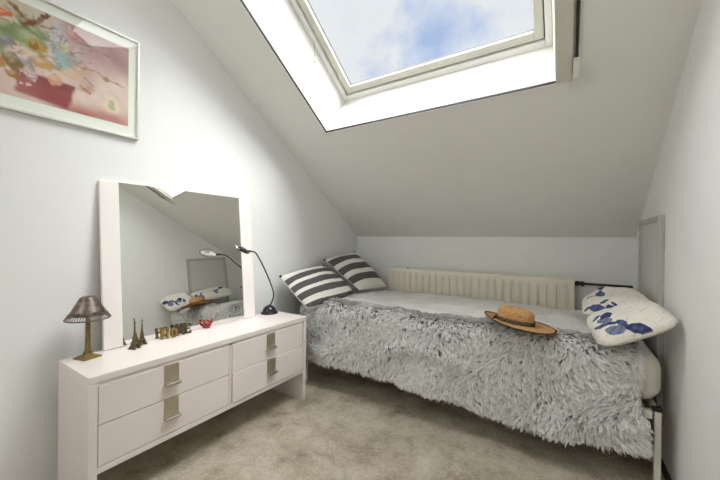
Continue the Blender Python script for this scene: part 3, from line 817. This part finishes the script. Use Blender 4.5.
def frame_at(fn, a, s, h=1e-3):
    P = fn(a, s); A = fn(a + h, s) - P; B = fn(a, s + h) - P
    A /= np.linalg.norm(A, axis=1)[:, None] + 1e-12; B /= np.linalg.norm(B, axis=1)[:, None] + 1e-12
    return P, A, B
def strands(fn, a, s, Lc, wid, comb, lift, per, spread, clump, tipc, rootc, nsgn, sway=.5):
    """clumps of flat tapering strands; returns verts, faces, colours"""
    k = len(a)
    P, A, B = frame_at(fn, a, s)
    Nn = np.cross(A, B) * nsgn
    Nn /= np.linalg.norm(Nn, axis=1)[:, None]
    x, y = P[:, 0], P[:, 1] + P[:, 2]
    sw = sway * (np.sin(x * 8.5 + 3 * np.sin(y * 7)) + .7 * np.sin(x * 19 - y * 15) + rng.normal(0, .5, k))
    D = B * comb[:, None] + A * sw[:, None]
    D /= np.linalg.norm(D, axis=1)[:, None]
    Lk = Lc * rng.uniform(.7, 1.25, k)
    lk = lift * rng.uniform(.6, 1.4, k)
    tint = np.clip(rng.normal(1, .13, k), .55, 1.3)
    root0 = P; tip0 = P + D * Lk[:, None] + Nn * (lk * Lk)[:, None]
    R = lambda arr: np.repeat(arr, per, 0)
    j = rng.normal(0, spread, (k * per, 2))
    r0 = R(root0) + R(A) * j[:, :1] + R(B) * j[:, 1:]
    j2 = j * (1 - clump) + rng.normal(0, spread * .25, j.shape)
    t0 = R(tip0) + R(A) * j2[:, :1] + R(B) * j2[:, 1:]
    t0 = t0 + R(D) * rng.normal(0, .15, (k * per, 1)) * R(Lk)[:, None]
    mid = (r0 + t0) / 2 + R(Nn) * (R(lk * Lk) * .42)[:, None]
    Tn = t0 - r0; Wd = np.cross(Tn, R(Nn) + rng.normal(0, .35, (k * per, 3))); Wd /= np.linalg.norm(Wd, axis=1)[:, None] + 1e-9
    ws = np.array([.8, 1.0, .8, .12])
    tt = [0, .36, .72, 1]
    vs, cs = [], []
    for t, w in zip(tt, ws):
        p = (1 - t) ** 2 * r0 + 2 * t * (1 - t) * mid + t * t * t0
        hw = (wid * w * rng.uniform(.8, 1.2, (k * per, 1)))
        vs += [p - Wd * hw, p + Wd * hw]
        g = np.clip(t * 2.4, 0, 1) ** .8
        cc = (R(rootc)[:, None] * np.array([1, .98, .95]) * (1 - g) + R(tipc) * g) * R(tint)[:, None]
        cs += [cc, cc]
    V = np.stack(vs, 1).reshape(-1, 3); Cc = np.stack(cs, 1).reshape(-1, 3)
    base = (np.arange(k * per) * 8)[:, None]
    F = np.concatenate([base + np.array([[0, 1, 3, 2]]), base + np.array([[2, 3, 5, 4]]), base + np.array([[4, 5, 7, 6]])], 0)
    return V, F, np.clip(Cc, 0, .93)
parts = []
white = np.array([.90, .885, .855]); grey = np.array([.42, .41, .40]); dk = np.array([.075, .072, .07])
def mix_tip(x, y, thr, wd):
    m = fur_tone(x, y, 0) + rng.normal(0, .45, len(x))
    g = np.clip((m - thr) / wd, 0, 1)[:, None]
    return white * (1 - g) + grey * g
# hanging front: shaggy clumps
k = 14500
a = rng.uniform(.13, 2.13, k); s = rng.uniform(S1_ - .07, STOT - .012, k)
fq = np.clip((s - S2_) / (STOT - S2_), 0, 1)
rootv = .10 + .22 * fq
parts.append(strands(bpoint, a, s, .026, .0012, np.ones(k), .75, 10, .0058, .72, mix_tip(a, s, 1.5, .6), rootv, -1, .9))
# top: short pressed pile
k = 11000
a = rng.uniform(.13, 2.13, k); s = rng.uniform(.0, S1_ + .02, k)
parts.append(strands(bpoint, a, s, .020, .0019, np.where(rng.random(k) < .7, 1, -.3), .16, 6, .008, .3, mix_tip(a, s, 1.3, .8), np.full(k, .66), -1, .9))
# hem fringe
k = 1100
a = rng.uniform(.125, 2.135, k); s = np.full(k, STOT - .006) - rng.uniform(0, .02, k)
parts.append(strands(bpoint, a, s, .036, .0013, np.ones(k), .2, 8, .006, .6, mix_tip(a, s, 1.2, .5), np.full(k, .25), -1, .4))
# flap at the foot end
k = 2200
a = rng.uniform(1.96, 2.74, k); s = rng.uniform(0, .385, k)
parts.append(strands(lpoint, a, s, .034, .0013, np.ones(k), .55, 8, .006, .7, mix_tip(a, s, .9, .5), np.full(k, .12), 1, .6))
# edges left and right of the hanging side
for xe in (.128, 2.132):
    k = 320
    a = np.full(k, xe) + rng.uniform(-.004, .004, k); s = rng.uniform(S1_ - .05, STOT - .01, k)
    parts.append(strands(bpoint, a, s, .034, .0013, np.ones(k), .55, 8, .006, .6, mix_tip(a, s, .9, .5), np.full(k, .14), -1, .6))
off = 0; Vs, Fs, Cs = [], [], []
for V, F, Cc in parts:
    Vs.append(V); Fs.append(F + off); Cs.append(Cc); off += len(V)
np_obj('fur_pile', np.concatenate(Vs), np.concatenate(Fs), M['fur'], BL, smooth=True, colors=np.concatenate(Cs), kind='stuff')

# ------------------------------------------------------------------ pillows
PILLOWS = []
def pillow(name, label, cat, group, A, B, Cq, Dq, tf, tb, paint, parts_fn=None, pinch=.06, seed=0, res=90, wr=.006, rc=.0):
    """soft cushion spanned by four corners; A,B upper edge, D,C lower edge"""
    A, B, Cq, Dq = [np.array(v, float) for v in (A, B, Cq, Dq)]
    u, v = np.meshgrid(np.linspace(0, 1, res), np.linspace(0, 1, res), indexing='ij')
    uu = u + pinch * (0.5 - u) * 2 * .5 * np.sin(PI * v) * 1.0
    vv = v + pinch * (0.5 - v) * 2 * .5 * np.sin(PI * u) * 1.0
    P = ((1 - uu) * (1 - vv))[..., None] * A + (uu * (1 - vv))[..., None] * B + (uu * vv)[..., None] * Cq + ((1 - uu) * vv)[..., None] * Dq
    cen = (A + B + Cq + Dq) / 4
    P = P + (cen - P) * (rc * ((2 * u - 1) ** 4 * (2 * v - 1) ** 4))[..., None]
    nrm = np.cross(B - A, Dq - A); nrm /= np.linalg.norm(nrm)
    if nrm[2] < 0: nrm = -nrm
    prof = (np.clip(1 - (2 * u - 1) ** 2, 0, 1) * np.clip(1 - (2 * v - 1) ** 2, 0, 1)) ** .5
    r_ = np.random.default_rng(seed)
    w = np.zeros_like(u)
    for q in range(7):
        ku, kv = r_.uniform(-14, 14, 2); w += np.sin(ku * u + kv * v + r_.uniform(0, 6)) / 7
    edge = np.sin(PI * u) * np.sin(PI * v)
    w2 = np.sin(u * 38 + 5 * v) * np.exp(-v / .12) + np.sin(u * 34 + 2) * np.exp(-(1 - v) / .12) + np.sin(v * 36) * np.exp(-u / .12) + np.sin(v * 40 + 1) * np.exp(-(1 - u) / .12)
    disp = prof * tf + w * wr * 2.2 * edge + w2 * wr * .5 * (edge ** .5)
    Vf = P + nrm * disp[..., None]
    Vb = P - nrm * (prof * tb)[..., None]
    PILLOWS.append((name, Vf))
    col = paint(u.ravel(), v.ravel())
    colb = paint(u.ravel(), v.ravel(), True)
    V = np.concatenate([Vf.reshape(-1, 3), Vb.reshape(-1, 3)])
    F = np.concatenate([grid_faces(res, res), grid_faces(res, res, off=res * res, flip=True)])
    c0 = (A + B + Cq + Dq) / 4; c0[2] = V[:, 2].min()
    root = thing(name, label, cat, tuple(c0), group)
    o = np_obj('cover', V, F, M['fabric'], root, colors=np.concatenate([col, colb]))
    bm = bmesh.new(); bm.from_mesh(o.data); bmesh.ops.remove_doubles(bm, verts=bm.verts[:], dist=1e-5); bmesh.ops.recalc_face_normals(bm, faces=bm.faces[:]); bm.to_mesh(o.data); bm.free()
    rim = np.concatenate([P[:, 0], P[-1, 1:], P[::-1, -1][1:], P[0, ::-1][1:]])[::3]
    MB().tube([Vector(p) for p in rim] + [Vector(rim[0])], .0035, 6).obj('seam', M['seam'], root, smooth=True)
    return root, (A, B, Cq, Dq), nrm
def stripes(bands):
  def f(u, v, back=False):
    c = np.tile(np.array(lin((226, 223, 216))), (len(u), 1))
    vv = v + .012 * np.sin(u * 5 + 1)
    for a, b_ in bands:
        c[(vv > a) & (vv < b_)] = np.array(lin((92, 88, 87)))
    return c
  return f
def pompoms(root, corners, which):
    for i in which:
        p = Vector(corners[i]); 
        mb = MB().ico(p, .010, sub=3)
        for v in mb.bm.verts:
            v.co += (v.co - p) * random.uniform(-.18, .25)
        mb.obj('pompom', M['piping'], root, label='dark corner pompom')
g = 'striped cushions at the foot of the left wall'
r1, cs1, n1 = pillow('striped_cushion', 'grey and white striped cushion on the bed, the one nearest the dresser', 'cushion', g,
    (.005, 1.750, .815), (.015, 2.245, .865), (.385, 2.200, .662), (.250, 1.785, .598), .085, .030, stripes(((.17, .32), (.41, .56), (.65, .80), (.92, 1.01))), seed=3, pinch=-.05, res=160)
pompoms(r1, cs1, (0, 1))
r2, cs2, n2_ = pillow('striped_cushion', 'grey and white striped cushion in the far corner of the bed, beside the radiator', 'cushion', g,
    (.010, 2.270, .918), (.020, 2.735, .970), (.385, 2.752, .655), (.330, 2.36, .664), .080, .025, stripes(((.10, .27), (.39, .55), (.67, .83))), seed=5, pinch=0, res=160)
pompoms(r2, cs2, (0, 1))

def floral(flowers):
    def f(u, v, back=False):
        c = np.tile(np.array(lin((226, 222, 213))), (len(u), 1))
        if back: return c
        # fine grey twigs
        tw = np.abs(np.sin((u * 1.0 + v * .8) * 17 + 1.5 * np.sin(v * 9) + np.sin(u * 13))) 
        ln = (tw < .07) & (np.sin(u * 21 + v * 5) * np.sin(v * 17 - u * 6) > -.1)
        c[ln] = np.array(lin((176, 172, 168)))
        tw = np.abs(np.sin((u * .5 - v * 1.2) * 15 + 1.2 * np.sin(u * 11)))
        ln = (tw < .05) & (np.sin(u * 15 - v * 9) * np.sin(v * 13 + u * 4) > .1)
        c[ln] = np.array(lin((188, 183, 176)))
        for cc, poly in flowers:
            k = np.zeros(len(u), bool)
            n_ = len(poly)
            uw = u + .004 * np.sin(v * 60); vw = v + .004 * np.sin(u * 55)
            for q in range(n_):
                (xa, ya), (xb, yb) = poly[q], poly[(q + 1) % n_]
                hit = ((ya > vw) != (yb > vw)) & (uw < (xb - xa) * (vw - ya) / (yb - ya + 1e-12) + xa)
                k ^= hit
            c[k] = np.array(lin(cc)) * (1 + .22 * np.sin(u[k] * 60 + v[k] * 45))[:, None]
        return c
    return f
nv, bl, pb = (62, 66, 102), (84, 92, 128), (112, 122, 150)
#FLOWERS
fl_near = [(pb, [(0.087, 0.570), (0.067, 0.597), (0.067, 0.638), (0.060, 0.698), (0.074, 0.752), (0.107, 0.799), (0.148, 0.819), (0.188, 0.819), (0.221, 0.792), (0.235, 0.745), (0.235, 0.691), (0.215, 0.631), (0.168, 0.591), (0.128, 0.564)]), (pb, [(0.342, 0.651), (0.322, 0.664), (0.315, 0.698), (0.315, 0.745), (0.329, 0.792), (0.369, 0.826), (0.436, 0.852), (0.477, 0.859), (0.497, 0.839), (0.490, 0.805), (0.463, 0.758), (0.430, 0.711), (0.396, 0.671), (0.369, 0.651)]), (nv, [(0.007, 0.336), (0.000, 0.376), (0.000, 0.423), (0.007, 0.463), (0.013, 0.517), (0.040, 0.550), (0.074, 0.557), (0.107, 0.550), (0.134, 0.510), (0.134, 0.463), (0.107, 0.416), (0.081, 0.369), (0.047, 0.342), (0.020, 0.329)]), (bl, [(0.295, 0.718), (0.282, 0.732), (0.275, 0.758), (0.268, 0.805), (0.275, 0.859), (0.302, 0.899), (0.336, 0.933), (0.369, 0.946), (0.369, 0.933), (0.356, 0.899), (0.342, 0.852), (0.329, 0.799), (0.315, 0.758), (0.309, 0.725)]), (bl, [(0.148, 0.523), (0.134, 0.544), (0.134, 0.570), (0.154, 0.597), (0.195, 0.617), (0.235, 0.631), (0.268, 0.631), (0.295, 0.617), (0.309, 0.597), (0.302, 0.577), (0.282, 0.550), (0.248, 0.530), (0.208, 0.517), (0.168, 0.517)]), (nv, [(0.060, 0.510), (0.054, 0.530), (0.054, 0.550), (0.067, 0.564), (0.087, 0.577), (0.114, 0.584), (0.141, 0.584), (0.161, 0.570), (0.161, 0.557), (0.154, 0.537), (0.134, 0.523), (0.114, 0.510), (0.094, 0.503), (0.074, 0.503)]), (bl, [(0.027, 0.409), (0.020, 0.423), (0.027, 0.436), (0.027, 0.456), (0.040, 0.477), (0.054, 0.490), (0.067, 0.497), (0.074, 0.497), (0.081, 0.483), (0.081, 0.463), (0.074, 0.443), (0.060, 0.423), (0.047, 0.409), (0.034, 0.403)]), (nv, [(0.262, 0.597), (0.255, 0.611), (0.255, 0.638), (0.255, 0.671), (0.262, 0.711), (0.275, 0.752), (0.289, 0.772), (0.309, 0.779), (0.315, 0.765), (0.315, 0.738), (0.315, 0.698), (0.309, 0.658), (0.295, 0.624), (0.275, 0.604)])]
fl_far = [(bl, [(0.013, 0.651), (0.007, 0.671), (0.000, 0.711), (0.000, 0.758), (0.000, 0.812), (0.013, 0.852), (0.047, 0.879), (0.094, 0.879), (0.128, 0.852), (0.141, 0.812), (0.121, 0.758), (0.094, 0.705), (0.060, 0.671), (0.034, 0.651)]), (nv, [(0.000, 0.517), (0.000, 0.537), (0.000, 0.570), (0.000, 0.604), (0.000, 0.638), (0.000, 0.658), (0.013, 0.664), (0.027, 0.651), (0.047, 0.624), (0.047, 0.591), (0.040, 0.557), (0.027, 0.530), (0.013, 0.510), (0.000, 0.517)]), (bl, [(0.000, 0.409), (0.000, 0.423), (0.000, 0.443), (0.000, 0.470), (0.000, 0.497), (0.000, 0.523), (0.000, 0.530), (0.000, 0.530), (0.000, 0.517), (0.000, 0.497), (0.000, 0.470), (0.000, 0.443), (0.000, 0.416), (0.000, 0.409)]), (bl, [(0.128, 0.826), (0.114, 0.832), (0.094, 0.852), (0.074, 0.879), (0.060, 0.919), (0.067, 0.966), (0.101, 0.987), (0.128, 0.993), (0.134, 0.987), (0.121, 0.960), (0.121, 0.926), (0.128, 0.893), (0.134, 0.859), (0.134, 0.832)]), (bl, [(0.128, 0.557), (0.114, 0.564), (0.107, 0.584), (0.101, 0.617), (0.101, 0.651), (0.101, 0.678), (0.107, 0.698), (0.121, 0.705), (0.134, 0.698), (0.148, 0.678), (0.161, 0.644), (0.154, 0.611), (0.148, 0.584), (0.141, 0.564)]), (nv, [(0.007, 0.470), (0.007, 0.483), (0.007, 0.497), (0.013, 0.517), (0.034, 0.530), (0.054, 0.537), (0.067, 0.544), (0.081, 0.537), (0.087, 0.523), (0.074, 0.510), (0.060, 0.490), (0.034, 0.477), (0.020, 0.470), (0.007, 0.470)])]
fl_far += [(bl, [(.40, .66), (.44, .58), (.52, .56), (.60, .62), (.58, .70), (.48, .74)]), (nv, [(.58, .60), (.66, .50), (.74, .50), (.76, .60), (.68, .66)]), (nv, [(.42, .76), (.50, .76), (.55, .86), (.47, .90)])]
fl_near += [(nv, [(.40, .66), (.46, .60), (.54, .64), (.55, .76), (.46, .80)]), (bl, [(.54, .80), (.60, .74), (.66, .80), (.62, .90), (.55, .90)])]
#ENDF
g = 'flower print pillows at the head of the bed'
pillow('floral_pillow', 'white pillow with navy flowers at the front right end of the bed', 'pillow', g,
    (2.232, 1.780, .778), (2.190, 2.090, .822), (1.910, 2.060, .698), (1.965, 1.800, .622), .065, .045, floral(fl_near), seed=8, wr=.015, res=150, pinch=.02, rc=.16)
pillow('floral_pillow', 'white pillow with navy flowers farther back, below the dark radiator pipe', 'pillow', g,
    (2.205, 2.120, .800), (2.190, 2.620, .812), (1.920, 2.580, .722), (1.908, 2.105, .705), .065, .045, floral(fl_far), seed=9, wr=.015, res=150, pinch=.02, rc=.16)

# ------------------------------------------------------------------ straw hat
hc = Vector((1.622, 1.905, .662))
HAT = thing('straw_hat', 'tan straw hat with dark patterned band lying on the furry blanket', 'hat', hc)
Th = Matrix.Rotation(.10, 4, 'Y') @ Matrix.Rotation(-.06, 4, 'X')
def brim_pt(a, t):
    ca, sa = math.cos(a), math.sin(a)
    rx = .088 + (.172 - .088) * t; ry = .071 + (.140 - .071) * t
    z = .004 + t * t * (.020 * max(0, -ca) ** 2 + .006 * max(0, sa) ** 2 - .004 * max(0, ca) ** 2 - .004 * max(0, -sa)) + .004 * t * math.sin(2 * a + .6)
    return hc + Th @ Vector((rx * ca - .018 * (1 - t), ry * sa, z))
na = 64
mb = MB()
mb.rings([[brim_pt(2 * PI * k / na, t) for k in range(na)] for t in np.linspace(0, 1, 9)], False, False)
bo = mb.obj('brim', M['straw'], HAT, smooth=True); md = bo.modifiers.new('solid', 'SOLIDIFY'); md.thickness = .003
mb = MB()
cp = [(1.0, .003), (.99, .02), (.975, .042), (.955, .062), (.91, .070), (.80, .080), (.62, .084), (.40, .082), (.2, .078), (.02, .077)]
rs = []
for r, z in cp:
    R = []
    for k in range(na):
        a = 2 * PI * k / na; ca, sa = math.cos(a), math.sin(a)
        zz_ = z - .010 * (1 - r) * max(0, 1 - abs(sa) * 2.2) * (z > .05) - .008 * (z / .1) * max(0, ca) 
        R.append(hc + Th @ Vector((r * .092 * ca - .018, r * .074 * sa, zz_)))
    rs.append(R)
mb.rings(rs, False, True); mb.obj('crown', M['straw'], HAT, smooth=True)
mb = MB()
mb.rings([[hc + Th @ Vector((q * .092 * math.cos(2 * PI * k / na) - .018, q * .0745 * math.sin(2 * PI * k / na), z)) for k in range(na)] for q, z in ((1.012, .006), (1.028, .008), (1.02, .024), (1.0, .026))], False, False)
mb.obj('hat_band', M['band'], HAT, smooth=True)
mb = MB(); mb.rbox(-.010, .010, -.004, .004, -.008, .010, .002, 2, Matrix.Translation(hc + Th @ Vector((-.112, -.024, .018))) @ Rz(1.3)); mb.rbox(-.022, -.004, -.003, .003, -.012, .002, .002, 2, Matrix.Translation(hc + Th @ Vector((-.116, -.030, .018))) @ Rz(1.3))
mb.obj('bow', M['band'], HAT)
mb = MB(); mb.tube([brim_pt(2 * PI * k / na, 1.0) for k in range(na + 1)], .0034, 6)
mb.obj('edge_trim', mat('dark_brim_braid', (60, 44, 30), .8), HAT, smooth=True)

# ------------------------------------------------------------------ light
wd = bpy.data.worlds.new('sky'); SC.world = wd; wd.use_nodes = True
nt = wd.node_tree; bg = nt.nodes['Background']
tc = N(nt, 'ShaderNodeTexCoord'); mp = N(nt, 'ShaderNodeMapping'); mp.inputs['Location'].default_value = (0.55, -0.3, 0.4)
nz = N(nt, 'ShaderNodeTexNoise'); nz.inputs['Scale'].default_value = 3.4; nz.inputs['Detail'].default_value = 8; nz.inputs['Roughness'].default_value = 0.55
nt.links.new(tc.outputs['Generated'], mp.inputs['Vector']); nt.links.new(mp.outputs['Vector'], nz.inputs['Vector'])
cr = N(nt, 'ShaderNodeValToRGB'); e = cr.color_ramp.elements
e[0].position = .33; e[0].color = (*lin((178, 197, 234)), 1); e[1].position = .49; e[1].color = (*lin((236, 239, 243)), 1)
k = e.new(.41); k.color = (*lin((208, 218, 240)), 1)
nt.links.new(nz.outputs['Fac'], cr.inputs['Fac']); nt.links.new(cr.outputs['Color'], bg.inputs['Color'])
bg.inputs['Strength'].default_value = 1.0

def sun(name, d, energy, angle, col):
    l = bpy.data.lights.new(name, 'SUN'); l.energy = energy; l.angle = math.radians(angle); l.color = col
    o = bpy.data.objects.new(name, l); COL.objects.link(o)
    o.rotation_euler = Vector(d).normalized().to_track_quat('-Z', 'Y').to_euler()
    o.location = (1.5, 1.2, 4.5)
    return o
sun('sun_through_cloud', (-.66, -.10, -.75), 8.7, 50, (1.0, .995, .985))
sun('bright_cloud_cover', (.48, -.05, -.87), 12.5, 110, (1.0, .995, .98))
def area(name, loc, d, w, h, power, col):
    l = bpy.data.lights.new(name, 'AREA'); l.shape = 'RECTANGLE'; l.size = w; l.size_y = h; l.energy = power; l.color = col
    o = bpy.data.objects.new(name, l); COL.objects.link(o); o.location = loc
    o.rotation_euler = Vector(d).normalized().to_track_quat('-Z', 'Y').to_euler()
    return o
pl = bpy.data.lights.new('fill_light', 'POINT'); pl.energy = 24; pl.shadow_soft_size = .30; pl.color = (1, .99, .98)  # added fill light behind the camera, not a fixture of the room
po = bpy.data.objects.new('fill_light', pl); COL.objects.link(po); po.location = (.32, -.95, 2.2)

# ------------------------------------------------------------------ camera
cam = bpy.data.cameras.new('camera'); cam.sensor_width = 36.0; cam.lens = 323.55 / 720 * 36.0; cam.clip_start = .01
co = bpy.data.objects.new('camera', cam); COL.objects.link(co)
r = Vector((0.8432572889448683, 0.5374108328243901, 0.01033157317868985)); up = Vector((-0.009071016100186145, -0.004990258579393769, 0.9999464055569283)); fw = Vector((-0.5374335878117976, 0.8433058129067451, -0.0006667903961710276))
mw = Matrix((r, up, -fw)).transposed().to_4x4(); mw.translation = Vector((1.8311972, 0, 1.1))
co.matrix_world = mw
SC.camera = co
vs = SC.view_settings
vs.view_transform = 'Standard'; vs.look = 'None'; vs.gamma = 1.0; vs.use_curve_mapping = False
vs.exposure = 0.0
SC.cycles.max_bounces = 10; SC.cycles.diffuse_bounces = 6; SC.cycles.transparent_max_bounces = 12
